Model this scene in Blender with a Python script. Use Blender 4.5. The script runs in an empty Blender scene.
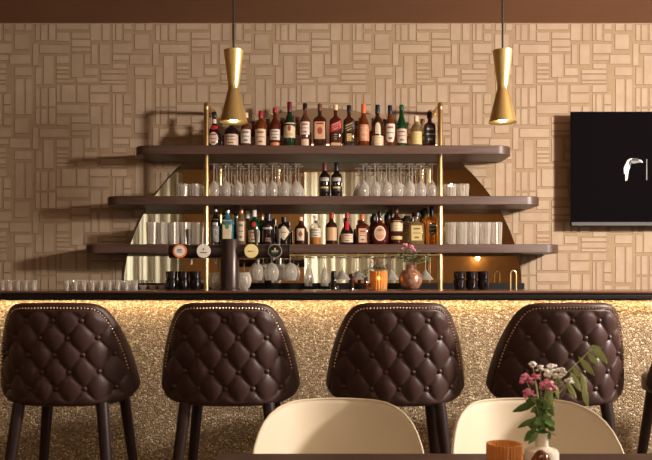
import bpy, math, random
from mathutils import Vector, Matrix

C = bpy.context.scene.collection
R = random.Random(7)
PI = math.pi

# ------------------------------------------------------------------ camera
F = 768.0          # focal length in pixels of a 652 px wide picture
CH = 1.172         # camera height
CY = -5.70         # camera distance from the bar wall (wall is y = 0)
cam_d = bpy.data.cameras.new('camera')
cam = bpy.data.objects.new('camera', cam_d)
C.objects.link(cam)
cam.location = (0, CY, CH)
cam.rotation_euler = (PI/2, 0, 0)
cam_d.sensor_width = 36
cam_d.lens = 36*F/652
cam_d.shift_y = 50/652
cam_d.clip_start = 0.05
cam_d.dof.use_dof = True
cam_d.dof.focus_distance = 5.1
cam_d.dof.aperture_fstop = 11
bpy.context.scene.camera = cam

# ------------------------------------------------------------------ light and exposure
sc = bpy.context.scene
sc.view_settings.view_transform = 'Standard'
sc.view_settings.look = 'None'
sc.view_settings.gamma = 1
sc.view_settings.use_curve_mapping = False
sc.view_settings.exposure = 0.08
w = bpy.data.worlds.new('world'); sc.world = w
w.use_nodes = True
w.node_tree.nodes['Background'].inputs[0].default_value = (1.0, 0.72, 0.5, 1)
w.node_tree.nodes['Background'].inputs[1].default_value = 0.15


def area(name, loc, target, sx, sy, power, col, shape='RECTANGLE', spread=None):
    l = bpy.data.lights.new(name, 'AREA')
    l.shape = shape; l.size = sx
    if shape in ('RECTANGLE', 'ELLIPSE'): l.size_y = sy
    l.energy = power; l.color = col
    if spread: l.spread = spread
    o = bpy.data.objects.new(name, l); C.objects.link(o)
    o.location = loc
    d = Vector(target)-Vector(loc)
    o.rotation_euler = d.to_track_quat('-Z', 'Y').to_euler()
    return o


area('key_light', (3.60, -3.35, 2.30), (-0.9, 0, 1.6), 0.36, 0.36, 245, (1.0, 0.90, 0.79), 'DISK')
area('room_fill_light', (0.3, -5.6, 3.09), (0.3, -5.59, 0.3), 2.6, 0.8, 29, (1.0, 0.74, 0.52))  # unseen fill panel added under the ceiling for ambient light
area('side_fill_light', (4.3, -5.2, 1.9), (0, -2.6, 0.8), 1.6, 1.4, 40, (1.0, 0.84, 0.68))  # added fill from the right; the side wall has no opening
area('day_light', (-4.2, -7.75, 1.7), (-3.0, -7.1, 1.7), 0.6, 2.6, 105, (1.0, 0.98, 0.98))
area('day_light', (-0.9, -7.8, 1.7), (0.7, -7.1, 1.7), 0.8, 2.6, 150, (1.0, 0.98, 0.98))
area('counter_strip_light', (0.15, -2.045, 1.075), (0.15, -2.012, 0.9), 7.2, 0.02, 14, (1.0, 0.72, 0.42))


# ------------------------------------------------------------------ materials
def mat(name, col, rough=0.5, metal=0.0, spec=0.5, trans=0.0, emit=None, es=0.0, coat=0.0, ior=1.45, alpha=None, sheen=0):
    m = bpy.data.materials.new(name); m.use_nodes = True
    b = m.node_tree.nodes['Principled BSDF']
    b.inputs['Base Color'].default_value = (*col, 1)
    b.inputs['Roughness'].default_value = rough
    b.inputs['Metallic'].default_value = metal
    b.inputs['Specular IOR Level'].default_value = spec
    b.inputs['Transmission Weight'].default_value = trans
    b.inputs['Coat Weight'].default_value = coat
    b.inputs['IOR'].default_value = ior
    if emit:
        b.inputs['Emission Color'].default_value = (*emit, 1)
        b.inputs['Emission Strength'].default_value = es
    return m


def nodes(m):
    nt = m.node_tree
    return nt, nt.nodes, nt.links, nt.nodes['Principled BSDF']


def add_noise(m, c1, c2, scale=5, stretch=(1, 1, 1), detail=4, bump=0.0, bscale=None, lo=0.3, hi=0.7):
    nt, N, L, b = nodes(m)
    tc = N.new('ShaderNodeTexCoord'); mp = N.new('ShaderNodeMapping')
    mp.inputs['Scale'].default_value = stretch
    L.new(tc.outputs['Object'], mp.inputs[0])
    n = N.new('ShaderNodeTexNoise'); n.inputs['Scale'].default_value = scale; n.inputs['Detail'].default_value = detail
    L.new(mp.outputs[0], n.inputs['Vector'])
    r = N.new('ShaderNodeValToRGB')
    r.color_ramp.elements[0].position = lo; r.color_ramp.elements[0].color = (*c1, 1)
    r.color_ramp.elements[1].position = hi; r.color_ramp.elements[1].color = (*c2, 1)
    L.new(n.outputs['Fac'], r.inputs[0]); L.new(r.outputs[0], b.inputs['Base Color'])
    if bump:
        n2 = N.new('ShaderNodeTexNoise'); n2.inputs['Scale'].default_value = bscale or scale*4; n2.inputs['Detail'].default_value = 3
        L.new(mp.outputs[0], n2.inputs['Vector'])
        bp = N.new('ShaderNodeBump'); bp.inputs['Strength'].default_value = bump; bp.inputs['Distance'].default_value = 0.01
        L.new(n2.outputs['Fac'], bp.inputs['Height']); L.new(bp.outputs[0], b.inputs['Normal'])
    return m


M = {}
M['paper'] = add_noise(mat('wallpaper_tile', (.5, .4, .3), .75, spec=.25), (.455, .33, .23), (.515, .385, .275), 9, bump=.15, bscale=60)
M['paper2'] = add_noise(mat('wallpaper_tile_darker', (.5, .4, .3), .75, spec=.25), (.43, .31, .215), (.485, .355, .252), 9, bump=.15, bscale=60)
M['grout'] = add_noise(mat('wallpaper_band', (.3, .2, .12), .85, spec=.2), (.37, .252, .155), (.42, .295, .187), 30, bump=.2, bscale=120)
M['seam'] = mat('wallpaper_seam', (.27, .185, .11), .85, spec=.2)
M['soffit'] = add_noise(mat('brown_soffit_paint', (.14, .06, .03), .8, spec=.2), (.27, .135, .074), (.29, .145, .080), 3)
M['ceil'] = mat('tan_ceiling_paint', (.50, .36, .25), .85, spec=.2)
M['floor'] = add_noise(mat('dark_floor', (.1, .06, .04), .5), (.07, .045, .03), (.13, .08, .05), 3, (1, 8, 1))
M['backwall'] = add_noise(mat('golden_brown_wall_paint', (.33, .17, .05), .7, spec=.2), (.30, .16, .055), (.34, .185, .065), 2)
M['shelf'] = add_noise(mat('dark_shelf_veneer', (.1, .06, .055), .38, spec=.5), (.088, .045, .034), (.130, .073, .056), 14, (.25, 6, 6), bump=.06)
M['brass'] = mat('brushed_brass', (.80, .61, .30), .28, 1.0)
M['brassd'] = mat('satin_brass_spun', (.78, .59, .25), .33, .88)
nt, N, L, b = nodes(M['brassd'])
b.inputs['Anisotropic'].default_value = .5
M['brassin'] = mat('pale_gold_inner_shade', (.9, .68, .34), .45, .6)
M['cord'] = mat('black_cord', (.02, .015, .012), .6)
M['bulb'] = mat('warm_bulb_glass', (1, .8, .5), .3, emit=(1.0, .72, .34), es=9)
M['mirror'] = mat('bronze_tinted_mirror', (.86, .80, .70), .015, 1.0)
M['mirroredge'] = mat('dark_bronze_edge', (.05, .03, .02), .4)
M['black'] = mat('black_satin', (.011, .008, .008), .5, spec=.2)
M['tapm'] = mat('dark_metal_tap', (.06, .042, .038), .32, .6)
M['chrome'] = mat('brushed_steel', (.55, .52, .48), .22, 1.0)
M['gun'] = mat('grey_tap_handle', (.20, .185, .17), .3, .8)
M['bartop'] = add_noise(mat('dark_polished_bar_wood', (.1, .05, .03), .22, coat=.4), (.10, .042, .026), (.16, .07, .045), 8, (.3, 5, 5))
M['woodleg'] = add_noise(mat('dark_stained_leg_wood', (.03, .016, .014), .38), (.018, .009, .009), (.030, .014, .013), 10, (6, 6, .6))
M['leather'] = mat('dark_brown_leather', (.06, .028, .024), .43, spec=.5)
add_noise(M['leather'], (.045, .021, .019), (.060, .028, .025), 6, bump=.12, bscale=260)
M['leatherb'] = mat('leather_button', (.06, .027, .023), .4)
M['nail'] = mat('antique_brass_nail', (.78, .56, .38), .3, 1.0)
M['cream'] = add_noise(mat('cream_upholstery', (.8, .7, .5), .5, spec=.35), (.66, .57, .43), (.70, .605, .465), 3, bump=.03, bscale=400)
M['table'] = add_noise(mat('dark_table_wood', (.07, .035, .025), .4), (.038, .017, .013), (.056, .026, .019), 7, (.4, 6, 6))
M['screen'] = mat('black_screen', (.005, .004, .005), .6, spec=0)
M['tvframe'] = mat('grey_tv_frame', (.09, .085, .08), .5, .0, .2)
M['white'] = mat('white_print', (.82, .82, .80), .6)
M['greyp'] = mat('grey_print', (.22, .22, .22), .6)
M['greyd'] = mat('dark_grey_print', (.07, .07, .07), .6)
M['espresso'] = mat('black_glazed_ceramic', (.015, .010, .012), .12)
M['ceramic'] = mat('white_glazed_ceramic', (.82, .76, .66), .2)
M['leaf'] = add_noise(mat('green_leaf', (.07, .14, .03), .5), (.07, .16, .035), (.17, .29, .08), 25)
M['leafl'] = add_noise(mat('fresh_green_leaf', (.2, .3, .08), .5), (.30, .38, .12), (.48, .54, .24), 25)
M['leafd'] = add_noise(mat('dusky_green_leaf', (.07, .1, .05), .6), (.09, .13, .05), (.20, .24, .11), 40)
M['pink'] = add_noise(mat('pink_petal', (.7, .15, .25), .6), (.66, .10, .24), (.92, .45, .58), 60)
M['petal'] = mat('white_petal', (.92, .90, .86), .6)
M['amberglass'] = mat('amber_ribbed_glass', (.80, .38, .11), .15, trans=.45)
M['smokeamber'] = mat('dark_amber_glass', (.16, .05, .015), .06, trans=.3)
M['wax'] = mat('candle_wax', (.95, .80, .55), .5, emit=(1, .55, .16), es=.25)
M['flame'] = mat('candle_flame', (1, .7, .3), .5, emit=(1, .58, .2), es=4)
M['liquidamber'] = mat('amber_spirit', (.80, .30, .04), .08, trans=.3)
M['curtain'] = None


def glass(name, tint, spec_amt=.08, diff=.0, rough=.03):
    m = bpy.data.materials.new(name); m.use_nodes = True
    nt = m.node_tree; N = nt.nodes; L = nt.links
    N.remove(N['Principled BSDF'])
    t = N.new('ShaderNodeBsdfTransparent'); t.inputs[0].default_value = (*tint, 1)
    g = N.new('ShaderNodeBsdfGlossy'); g.inputs['Roughness'].default_value = rough; g.inputs['Color'].default_value = (1, 1, 1, 1)
    d = N.new('ShaderNodeBsdfTranslucent'); d.inputs[0].default_value = (.95, .90, .84, 1)
    d2 = N.new('ShaderNodeBsdfDiffuse'); d2.inputs[0].default_value = (.95, .90, .84, 1)
    lw = N.new('ShaderNodeLayerWeight'); lw.inputs[0].default_value = .35
    ma = N.new('ShaderNodeMath'); ma.operation = 'MULTIPLY_ADD'; ma.inputs[1].default_value = .75; ma.inputs[2].default_value = spec_amt
    L.new(lw.outputs['Facing'], ma.inputs[0])
    mx = N.new('ShaderNodeMixShader'); L.new(ma.outputs[0], mx.inputs[0]); L.new(t.outputs[0], mx.inputs[1]); L.new(g.outputs[0], mx.inputs[2])
    if diff:
        a = N.new('ShaderNodeMixShader'); a.inputs[0].default_value = .5; L.new(d.outputs[0], a.inputs[1]); L.new(d2.outputs[0], a.inputs[2])
        m2 = N.new('ShaderNodeMixShader')
        pw = N.new('ShaderNodeMath'); pw.operation = 'POWER'; pw.inputs[1].default_value = 2.0
        L.new(lw.outputs['Facing'], pw.inputs[0])
        mb_ = N.new('ShaderNodeMath'); mb_.operation = 'MULTIPLY_ADD'; mb_.inputs[1].default_value = .85; mb_.inputs[2].default_value = diff  # cream diffuse grows towards grazing edges, painting in bright rim highlights
        L.new(pw.outputs[0], mb_.inputs[0]); L.new(mb_.outputs[0], m2.inputs[0])
        L.new(mx.outputs[0], m2.inputs[1]); L.new(a.outputs[0], m2.inputs[2]); mx = m2
    L.new(mx.outputs[0], N['Material Output'].inputs[0])
    return m


M['glass'] = glass('clear_glass', (.97, .96, .94), .08, .25)
M['cut'] = glass('cut_crystal', (.95, .93, .90), .14, .24, .06)
M['bclear'] = glass('clear_bottle_glass', (.93, .92, .88), .05, .03)
M['bblue'] = mat('blue_bottle_glass', (.06, .35, .50), .06, trans=.55)


def bm_(name, col, tr=.35):
    if name not in M: M[name] = mat(name, col, .06, trans=min(tr*1.9, .75), coat=.5, ior=1.38)
    return name


bm_('bottle_dark', (.012, .006, .006), 0)
bm_('bottle_amber', (.26, .062, .012), .3)
bm_('bottle_red', (.17, .022, .010), .3)
bm_('bottle_brown', (.085, .022, .010), .25)
bm_('bottle_green', (.008, .085, .025), .3)
bm_('bottle_darkgreen', (.012, .035, .014), .2)
bm_('bottle_rose', (.36, .11, .07), .4)
bm_('bottle_gold', (.78, .30, .03), .4)
bm_('bottle_pale', (.55, .38, .18), .5)


def cm(key, col, rough=.45, metal=0):
    if key not in M: M[key] = mat(key, col, rough, metal)
    return key


cm('paper_cream', (.66, .54, .37)); cm('paper_white', (.68, .60, .51)); cm('paper_pink', (.66, .46, .36)); cm('paper_peach', (.64, .38, .21))
cm('paper_yellow', (.64, .49, .20)); cm('paper_orange', (.70, .25, .11)); cm('paper_black', (.02, .02, .022)); cm('paper_red', (.50, .03, .03))
cm('ink_dark', (.16, .10, .08)); cm('ink_red', (.36, .07, .05)); cm('ink_light', (.45, .42, .37)); cm('ink_gold', (.6, .42, .16)); cm('ink_green', (.08, .22, .10))
cm('cap_black', (.012, .010, .014), .3); cm('cap_red', (.42, .02, .025), .35); cm('cap_navy', (.015, .02, .05), .35); cm('cap_wine', (.13, .015, .03), .35)
cm('cap_orange', (.80, .16, .05), .4); cm('cap_cream', (.80, .62, .40), .4); cm('cap_white', (.80, .75, .68), .4); cm('cap_silver', (.5, .5, .5), .25, 1)
cm('cap_green', (.01, .08, .035), .35); cm('cap_copper', (.62, .28, .16), .3, .6); cm('cap_brown', (.16, .05, .035), .4); cm('wax_seal', (.55, .02, .03), .4)


def curtain_mat():
    m = bpy.data.materials.new('pale_curtain_cloth'); m.use_nodes = True
    nt = m.node_tree; N = nt.nodes; L = nt.links
    N.remove(N['Principled BSDF'])
    t = N.new('ShaderNodeBsdfTranslucent'); d = N.new('ShaderNodeBsdfDiffuse')
    t.inputs[0].default_value = (.80, .78, .68, 1); d.inputs[0].default_value = (.76, .74, .64, 1)
    mx = N.new('ShaderNodeMixShader'); mx.inputs[0].default_value = .45
    L.new(t.outputs[0], mx.inputs[1]); L.new(d.outputs[0], mx.inputs[2]); L.new(mx.outputs[0], N['Material Output'].inputs[0])
    return m


M['curtain'] = curtain_mat()


def chips_mat():
    m = mat('gilded_stone_chips', (.5, .4, .25), .38, spec=.6)
    nt, N, L, b = nodes(m)
    tc = N.new('ShaderNodeTexCoord')
    v = N.new('ShaderNodeTexVoronoi'); v.inputs['Scale'].default_value = 140
    L.new(tc.outputs['Object'], v.inputs['Vector'])
    v2 = N.new('ShaderNodeTexVoronoi'); v2.inputs['Scale'].default_value = 210
    L.new(tc.outputs['Object'], v2.inputs['Vector'])
    r = N.new('ShaderNodeValToRGB')
    e = r.color_ramp.elements
    e[0].position = 0; e[0].color = (.15, .105, .06, 1)
    e[1].position = 1; e[1].color = (.88, .74, .53, 1)
    for p, c in ((.35, (.28, .19, .10, 1)), (.7, (.39, .275, .155, 1)), (.86, (.54, .40, .24, 1))):
        x = e.new(p); x.color = c
    s = N.new('ShaderNodeSeparateColor'); L.new(v.outputs['Color'], s.inputs[0]); L.new(s.outputs[0], r.inputs[0])
    L.new(r.outputs[0], b.inputs['Base Color'])
    ad = N.new('ShaderNodeMath'); ad.operation = 'ADD'; L.new(v.outputs['Distance'], ad.inputs[0]); L.new(s.outputs[1], ad.inputs[1])
    bp = N.new('ShaderNodeBump'); bp.inputs['Strength'].default_value = .9; bp.inputs['Distance'].default_value = .006; bp.invert = True
    L.new(ad.outputs[0], bp.inputs['Height'])
    bp2 = N.new('ShaderNodeBump'); bp2.inputs['Strength'].default_value = .5; bp2.inputs['Distance'].default_value = .004
    L.new(v2.outputs['Distance'], bp2.inputs['Height']); L.new(bp.outputs[0], bp2.inputs['Normal']); L.new(bp2.outputs[0], b.inputs['Normal'])
    mr = N.new('ShaderNodeMapRange'); mr.inputs['To Min'].default_value = 0; mr.inputs['To Max'].default_value = .3
    mr.inputs['From Min'].default_value = .75; mr.inputs['From Max'].default_value = .85
    L.new(s.outputs[2], mr.inputs[0]); L.new(mr.outputs[0], b.inputs['Metallic'])
    return m


M['chips'] = chips_mat()


def copper_mat():
    m = mat('mottled_bronze_glaze', (.4, .2, .12), .22, .55)
    return add_noise(m, (.20, .075, .045), (.62, .36, .24), 35, bump=.1, bscale=80)


M['copper'] = copper_mat()


# ------------------------------------------------------------------ mesh helpers
class MB:
    def __init__(s): s.v = []; s.f = []; s.mi = []

    def add(s, vs, fs, mi=0):
        o = len(s.v); s.v += [tuple(p) for p in vs]
        for f in fs: s.f.append([i+o for i in f]); s.mi.append(mi)
        return s

    def box(s, x0, x1, y0, y1, z0, z1, mi=0):
        return s.add([(x0, y0, z0), (x1, y0, z0), (x1, y1, z0), (x0, y1, z0), (x0, y0, z1), (x1, y0, z1), (x1, y1, z1), (x0, y1, z1)],
                     [(0, 3, 2, 1), (4, 5, 6, 7), (0, 1, 5, 4), (1, 2, 6, 5), (2, 3, 7, 6), (3, 0, 4, 7)], mi)

    def lathe(s, prof, seg=20, c=(0, 0, 0), sy=1.0, n=2.0, nf=None, rib=None, mi=0):
        """prof: (r, z) list; n superellipse exponent (2 = round); nf(z) overrides."""
        vs = []; fs = []
        k = len(prof)
        for j, (r, z) in enumerate(prof):
            e = nf(z) if nf else n
            for i in range(seg):
                a = 2*PI*(i+.5)/seg
                ca, sa = math.cos(a), math.sin(a)
                q = (abs(ca)**e+abs(sa)**e)**(-1/e)
                rr = r*q*(1+(rib*(1 if i % 2 else -1) if rib else 0))
                syy = sy if r > 0 else 1
                vs.append((c[0]+rr*ca, c[1]+rr*sa*(syy if e > 2.01 or sy != 1 else 1), c[2]+z))
        for j in range(k-1):
            for i in range(seg):
                i2 = (i+1) % seg
                fs.append((j*seg+i, j*seg+i2, (j+1)*seg+i2, (j+1)*seg+i))
        if prof[0][0] > 1e-5: fs.append(tuple(range(seg))[::-1])
        if prof[-1][0] > 1e-5: fs.append(tuple((k-1)*seg+i for i in range(seg)))
        return s.add(vs, fs, mi)

    def tube(s, pts, r, seg=10, mi=0, cap=True):
        pts = [Vector(p) for p in pts]
        rs = r if isinstance(r, (list, tuple)) else [r]*len(pts)
        vs = []; fs = []
        up = Vector((0, 0, 1))
        d0 = (pts[1]-pts[0]).normalized()
        if abs(d0.dot(up)) > .95: up = Vector((1, 0, 0))
        for j, p in enumerate(pts):
            if j == 0: d = pts[1]-pts[0]
            elif j == len(pts)-1: d = pts[-1]-pts[-2]
            else: d = (pts[j+1]-pts[j]).normalized()+(pts[j]-pts[j-1]).normalized()
            d.normalize()
            a = d.cross(up)
            if a.length < 1e-3: a = d.cross(Vector((0, 1, 0)))
            a.normalize(); b2 = a.cross(d).normalized()
            up = b2
            for i in range(seg):
                t = 2*PI*i/seg
                vs.append(p+a*(rs[j]*math.cos(t))+b2*(rs[j]*math.sin(t)))
        for j in range(len(pts)-1):
            for i in range(seg):
                i2 = (i+1) % seg
                fs.append((j*seg+i, j*seg+i2, (j+1)*seg+i2, (j+1)*seg+i))
        if cap:
            fs.append(tuple(range(seg))[::-1]); fs.append(tuple((len(pts)-1)*seg+i for i in range(seg)))
        return s.add(vs, fs, mi)

    def prism_y(s, poly, y0, y1, mi=0):
        n = len(poly)
        vs = [(x, y0, z) for x, z in poly]+[(x, y1, z) for x, z in poly]
        fs = [tuple(range(n)), tuple(range(2*n-1, n-1, -1))]+[(i, i+n, (i+1) % n+n, (i+1) % n) for i in range(n)]
        return s.add(vs, fs, mi)

    def prism_z(s, poly, z0, z1, mi=0):
        n = len(poly)
        vs = [(x, y, z0) for x, y in poly]+[(x, y, z1) for x, y in poly]
        fs = [tuple(range(n))[::-1], tuple(range(n, 2*n))]+[(i, (i+1) % n, (i+1) % n+n, i+n) for i in range(n)]
        return s.add(vs, fs, mi)

    def sphere(s, c, r, seg=10, rings=6, sz=1.0, mi=0):
        prof = [(max(r*math.sin(PI*j/rings), 1e-6), -r*sz*math.cos(PI*j/rings)) for j in range(rings+1)]
        return s.lathe(prof, seg, c, mi=mi)

    def build(s, name, mats, parent=None, smooth=True, bevel=0, ang=35):
        me = bpy.data.meshes.new(name)
        me.from_pydata(s.v, [], s.f)
        if not isinstance(mats, (list, tuple)): mats = [mats]
        for m in mats: me.materials.append(M[m] if isinstance(m, str) else m)
        for p, i in zip(me.polygons, s.mi): p.material_index = i
        me.update()
        import bmesh
        bm = bmesh.new(); bm.from_mesh(me)
        bmesh.ops.remove_doubles(bm, verts=bm.verts, dist=1e-6)
        bmesh.ops.recalc_face_normals(bm, faces=bm.faces)
        if smooth:
            for f in bm.faces: f.smooth = True
            for e in bm.edges:
                if len(e.link_faces) == 2 and e.calc_face_angle(0) > math.radians(ang): e.smooth = False
        bm.to_mesh(me); bm.free()
        o = bpy.data.objects.new(name, me); C.objects.link(o)
        if parent: o.parent = parent
        if bevel:
            b = o.modifiers.new('bevel', 'BEVEL'); b.width = bevel; b.segments = 3; b.limit_method = 'ANGLE'
            b.harden_normals = False
        return o


def tag(o, label, cat, group=None, kind=None):
    if label: o['label'] = label
    if cat: o['category'] = cat
    if group: o['group'] = group
    if kind: o['kind'] = kind
    return o


def thing(name, label, cat, loc=(0, 0, 0), rz=0, group=None):
    o = bpy.data.objects.new(name, None); C.objects.link(o)
    o.empty_display_size = .05
    o.location = loc; o.rotation_euler = (0, 0, rz)
    return tag(o, label, cat, group)


def struct(o):
    o['kind'] = 'structure'; return o


def kids(o): return [c for c in C.objects if c.parent == o]


def dup(o, parent=None, loc=None, rz=None, label=None, group=None):
    c = o.copy(); C.objects.link(c); c.parent = parent
    for k in kids(o): dup(k, c)
    if loc is not None: c.location = loc
    if rz is not None: c.rotation_euler = (0, 0, rz)
    if label: c['label'] = label
    if group: c['group'] = group
    return c


def at(px, py, Z):
    """world point seen at picture position px, py at distance Z from the camera"""
    return Vector(((px-326)*Z/F, CY+Z, CH-(py-280)*Z/F))


ORD = ['first', 'second', 'third', 'fourth', 'fifth', 'sixth', 'seventh', 'eighth', 'ninth', 'tenth']

# ================================================================== SETTING
XL, XR, YB = -4.6, 4.6, -7.1
struct(MB().box(XL, XR, -8.2, .1, -.05, 0).build('floor', 'floor', smooth=False))
struct(MB().box(XL, XR, -8.2, -2.6, 3.11, 3.16).build('ceiling', 'ceil', smooth=False))
struct(MB().box(XL, XR, -2.6, .1, 3.08, 3.16).build('trim_1', 'soffit', smooth=False))
struct(MB().box(XL-.1, XL, -8.2, .1, 0, 3.16).build('wall_left', 'backwall', smooth=False))
struct(MB().box(XR, XR+.1, -8.2, .1, 0, 3.16).build('wall_right', 'paper', smooth=False))

# wallpaper: repeating block pattern of raised panels, one unit is 602 x 421 (120 x 84 px)
TILES = [(20, 432, 55, 471), (20, 376, 53, 424), (78, 300, 118, 476), (130, 300, 158, 476), (20, 70, 55, 108), (75, 75, 143, 148),
         (567, 122, 657, 168), (567, 180, 645, 203), (50, 178, 150, 222), (567, 222, 632, 246), (508, 254, 632, 270), (508, 278, 632, 302),
         (508, 310, 632, 320), (563, 330, 632, 364), (75, 240, 158, 280), (180, 28, 198, 105), (207, 28, 235, 105), (247, 25, 277, 105),
         (165, 122, 190, 230), (200, 128, 345, 168), (180, 240, 208, 325), (220, 183, 265, 325), (285, 66, 345, 108), (285, 428, 440, 471),
         (360, 66, 450, 95), (360, 103, 450, 135), (360, 143, 450, 160), (360, 175, 413, 288), (285, 182, 345, 220), (285, 236, 345, 250),
         (285, 258, 345, 270), (285, 280, 345, 296), (285, 304, 372, 316), (425, 175, 450, 225), (460, 125, 485, 225), (500, 125, 548, 225),
         (455, 436, 502, 526), (515, 436, 548, 526), (583, 376, 608, 526), (565, 376, 574, 526), (425, 245, 488, 280), (388, 292, 488, 316),
         (180, 345, 198, 437), (207, 345, 235, 437), (247, 345, 277, 437), (285, 330, 298, 415), (310, 330, 378, 415), (388, 330, 437, 415),
         (452, 330, 545, 364), (452, 375, 545, 418)]
wb = MB()
wb.box(XL, XR, 0, .1, 0, 3.16, 1)
U = 5.015*F/5.7          # pattern units per metre
topz = 3.08
for iu in range(-4, 6):
    for iv in range(-1, 8):
        for (a, b0, c, d) in TILES:
            x0 = (a+602*iu)/U-326/(F/5.7); x1 = (c+602*iu)/U-326/(F/5.7)
            z1 = topz-(b0-17+421*iv)/U; z0 = topz-(d-17+421*iv)/U
            g_ = .0042
            x0 -= g_; x1 += g_; z0 -= g_; z1 += g_
            x0 = max(x0, XL+.01); x1 = min(x1, XR-.01); z1 = min(z1, topz-.004); z0 = max(z0, .02)
            if x1-x0 < .005 or z1-z0 < .005: continue
            e = .0032
            m0 = 0 if R.random() < .6 else 2
            wb.add([(x0, 0, z0), (x1, 0, z0), (x1, 0, z1), (x0, 0, z1), (x0+e, -.003, z0+e), (x1-e, -.003, z0+e), (x1-e, -.003, z1-e), (x0+e, -.003, z1-e)],
                   [(4, 5, 6, 7)], m0)
            k0 = len(wb.v)-8
            for fc_ in ((0, 1, 5, 4), (1, 2, 6, 5), (2, 3, 7, 6), (3, 0, 4, 7)): wb.f.append([q+k0 for q in fc_]); wb.mi.append(3)
struct(wb.build('wall_back', ['paper', 'grout', 'paper2', 'seam'], smooth=False))

# far end of the room, seen in the mirror: brown wall with two curtained window openings
fb = MB()
for a, b0 in ((XL, -3.95), (-2.38, -.36), (1.45, XR)):
    fb.box(a, b0, YB-.12, YB, 0, 3.11)
fb.box(-3.95, -2.38, YB-.12, YB, 2.98, 3.11); fb.box(-.36, 1.45, YB-.12, YB, 2.98, 3.11)
struct(fb.build('wall_front', 'backwall', smooth=False))


def curtain(x0, x1, label):
    n = int((x1-x0)/.012); vs = []; fs = []
    y = YB-.14
    for i in range(n+1):
        x = x0+(x1-x0)*i/n
        d = .085*(abs(math.sin(x*PI/.19+.9*math.sin(x*5)))**.7-.6)+.012*math.sin(x*2*PI/.067)
        for z in (.02, 1.0, 2.0, 3.0):
            vs.append((x, y+d*(1.1-.12*z), z))
    for i in range(n):
        for j in range(3): fs.append((i*4+j, (i+1)*4+j, (i+1)*4+j+1, i*4+j+1))
    o = MB().add(vs, fs).build('curtain', 'curtain')
    s = o.modifiers.new('cloth_thickness', 'SOLIDIFY'); s.thickness = .003
    return tag(o, label, 'curtain')


curtain(-4.0, -2.33, 'pale green-white curtain mirrored at the left edge of the arch')
curtain(-.40, 1.50, 'pale green-white curtain mirrored in the middle of the arch, behind the bottles')

# arched mirror on the wall
acx, a_, b_, zb = -.025, 1.475, 1.315, 1.13
poly = [(acx+a_, .95), (acx+a_, zb)]+[(acx+math.copysign(a_*(1-math.sin(t*PI/64)**1.9)**.53, 32-t), zb+b_*math.sin(t*PI/64)) for t in range(1, 64)]+[(acx-a_, zb), (acx-a_, .95)]
mir = thing('arched_mirror', 'bronze-tinted arched mirror on the patterned wall behind the bar shelves', 'mirror', (acx, 0, .95))
mk = MB().prism_y([(x-acx, z-.95) for x, z in poly], -.012, -.004); o = mk.build('backing_panel', 'mirroredge', mir, smooth=False)
mk = MB().prism_y([((x-acx)*.997, (z-.95)*.998) for x, z in poly], -.018, -.0125); o = mk.build('mirror_pane', 'mirror', mir, smooth=False)
upm = MB().box(-1.42, 1.46, -.05, -.02, .95, 1.150).build('upstand', 'black', None, smooth=False)
tag(upm, 'low black upstand along the foot of the arched mirror', 'upstand')

# back counter
bc = thing('back_counter', 'dark back counter under the bar shelves, hidden behind the bar top', 'counter', (0, -.3, 0))
MB().box(-2.3, 2.3, -.30, .285, 0, .91).build('cabinet', 'shelf', bc, bevel=.003)
MB().box(-2.32, 2.32, -.32, .285, .91, .95).build('worktop', 'black', bc, bevel=.003)

# ================================================================== BAR
bar = thing('bar_counter', 'long bar counter with dark polished top and lit gilded stone-chip front', 'bar counter', (0, -1.8, 0))
MB().box(-4.3, 4.3, -.215, .34, 0, 1.075).build('stone_chip_front', 'chips', bar, smooth=False)
MB().box(-4.35, 4.35, -.30, .42, 1.108, 1.120).build('bar_top', 'bartop', bar, bevel=.005)
MB().box(-4.35, 4.35, -.292, .41, 1.102, 1.108).build('shadow_groove', 'black', bar, smooth=False)
MB().box(-4.35, 4.35, -.298, .41, 1.083, 1.102).build('counter_underlay', 'black', bar, bevel=.003)

# ================================================================== SHELVES
SH = [(-1.335, 1.295, 2.1016, 'topmost and shortest dark wood wall shelf with rounded ends, holding liquor bottles'),
      (-1.535, 1.495, 1.752, 'middle dark wood wall shelf with rounded ends, holding stemmed glasses'),
      (-1.685, 1.632, 1.419, 'lowest and longest dark wood wall shelf, behind the beer tap')]
for x0, x1, zt, lab in SH:
    r = .11
    pts = [(x0, -.022), (x0, -.40+r)]+[(x0+r-r*math.cos(t*PI/16), -.40+r-r*math.sin(t*PI/16)) for t in range(1, 8)]+[(x0+r, -.40)]
    pts += [(x1-r, -.40)]+[(x1-r+r*math.sin(t*PI/16), -.40+r-r*math.cos(t*PI/16)) for t in range(1, 8)]+[(x1, -.40+r), (x1, -.022)]
    o = MB().prism_z(pts, zt-.060, zt).build('wall_shelf', 'shelf', bevel=.004)
    tag(o, lab, 'shelf')


def rod(px, lab):
    X = (px-326)*5.36/F
    t = thing('shelf_rod', lab, 'rod', (X, -.34, .95))
    H = 2.405-.95
    MB().tube([(0, 0, 0), (0, 0, H-.03), (0, .006, H-.009), (0, .03, H)], .019, 14).build('upright', 'brass', t)
    MB().tube([(0, .02, H), (0, .315, H)], .0125, 12).build('wall_arm', 'brass', t)
    MB().tube([(0, .310, H), (0, .334, H)], .028, 16).build('wall_flange', 'brass', t)
    MB().lathe([(.026, 0), (.026, .012), (.016, .018)], 16).build('foot', 'brass', t)
    MB().lathe([(.0215, -.010), (.0215, .010)], 16, (0, 0, H-.035)).build('elbow_collar', 'brass', t)


rod(206.3, 'left brass rod running up through the shelves and bent back to the wall')
rod(440.2, 'right brass rod running up through the shelves and bent back to the wall')

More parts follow.
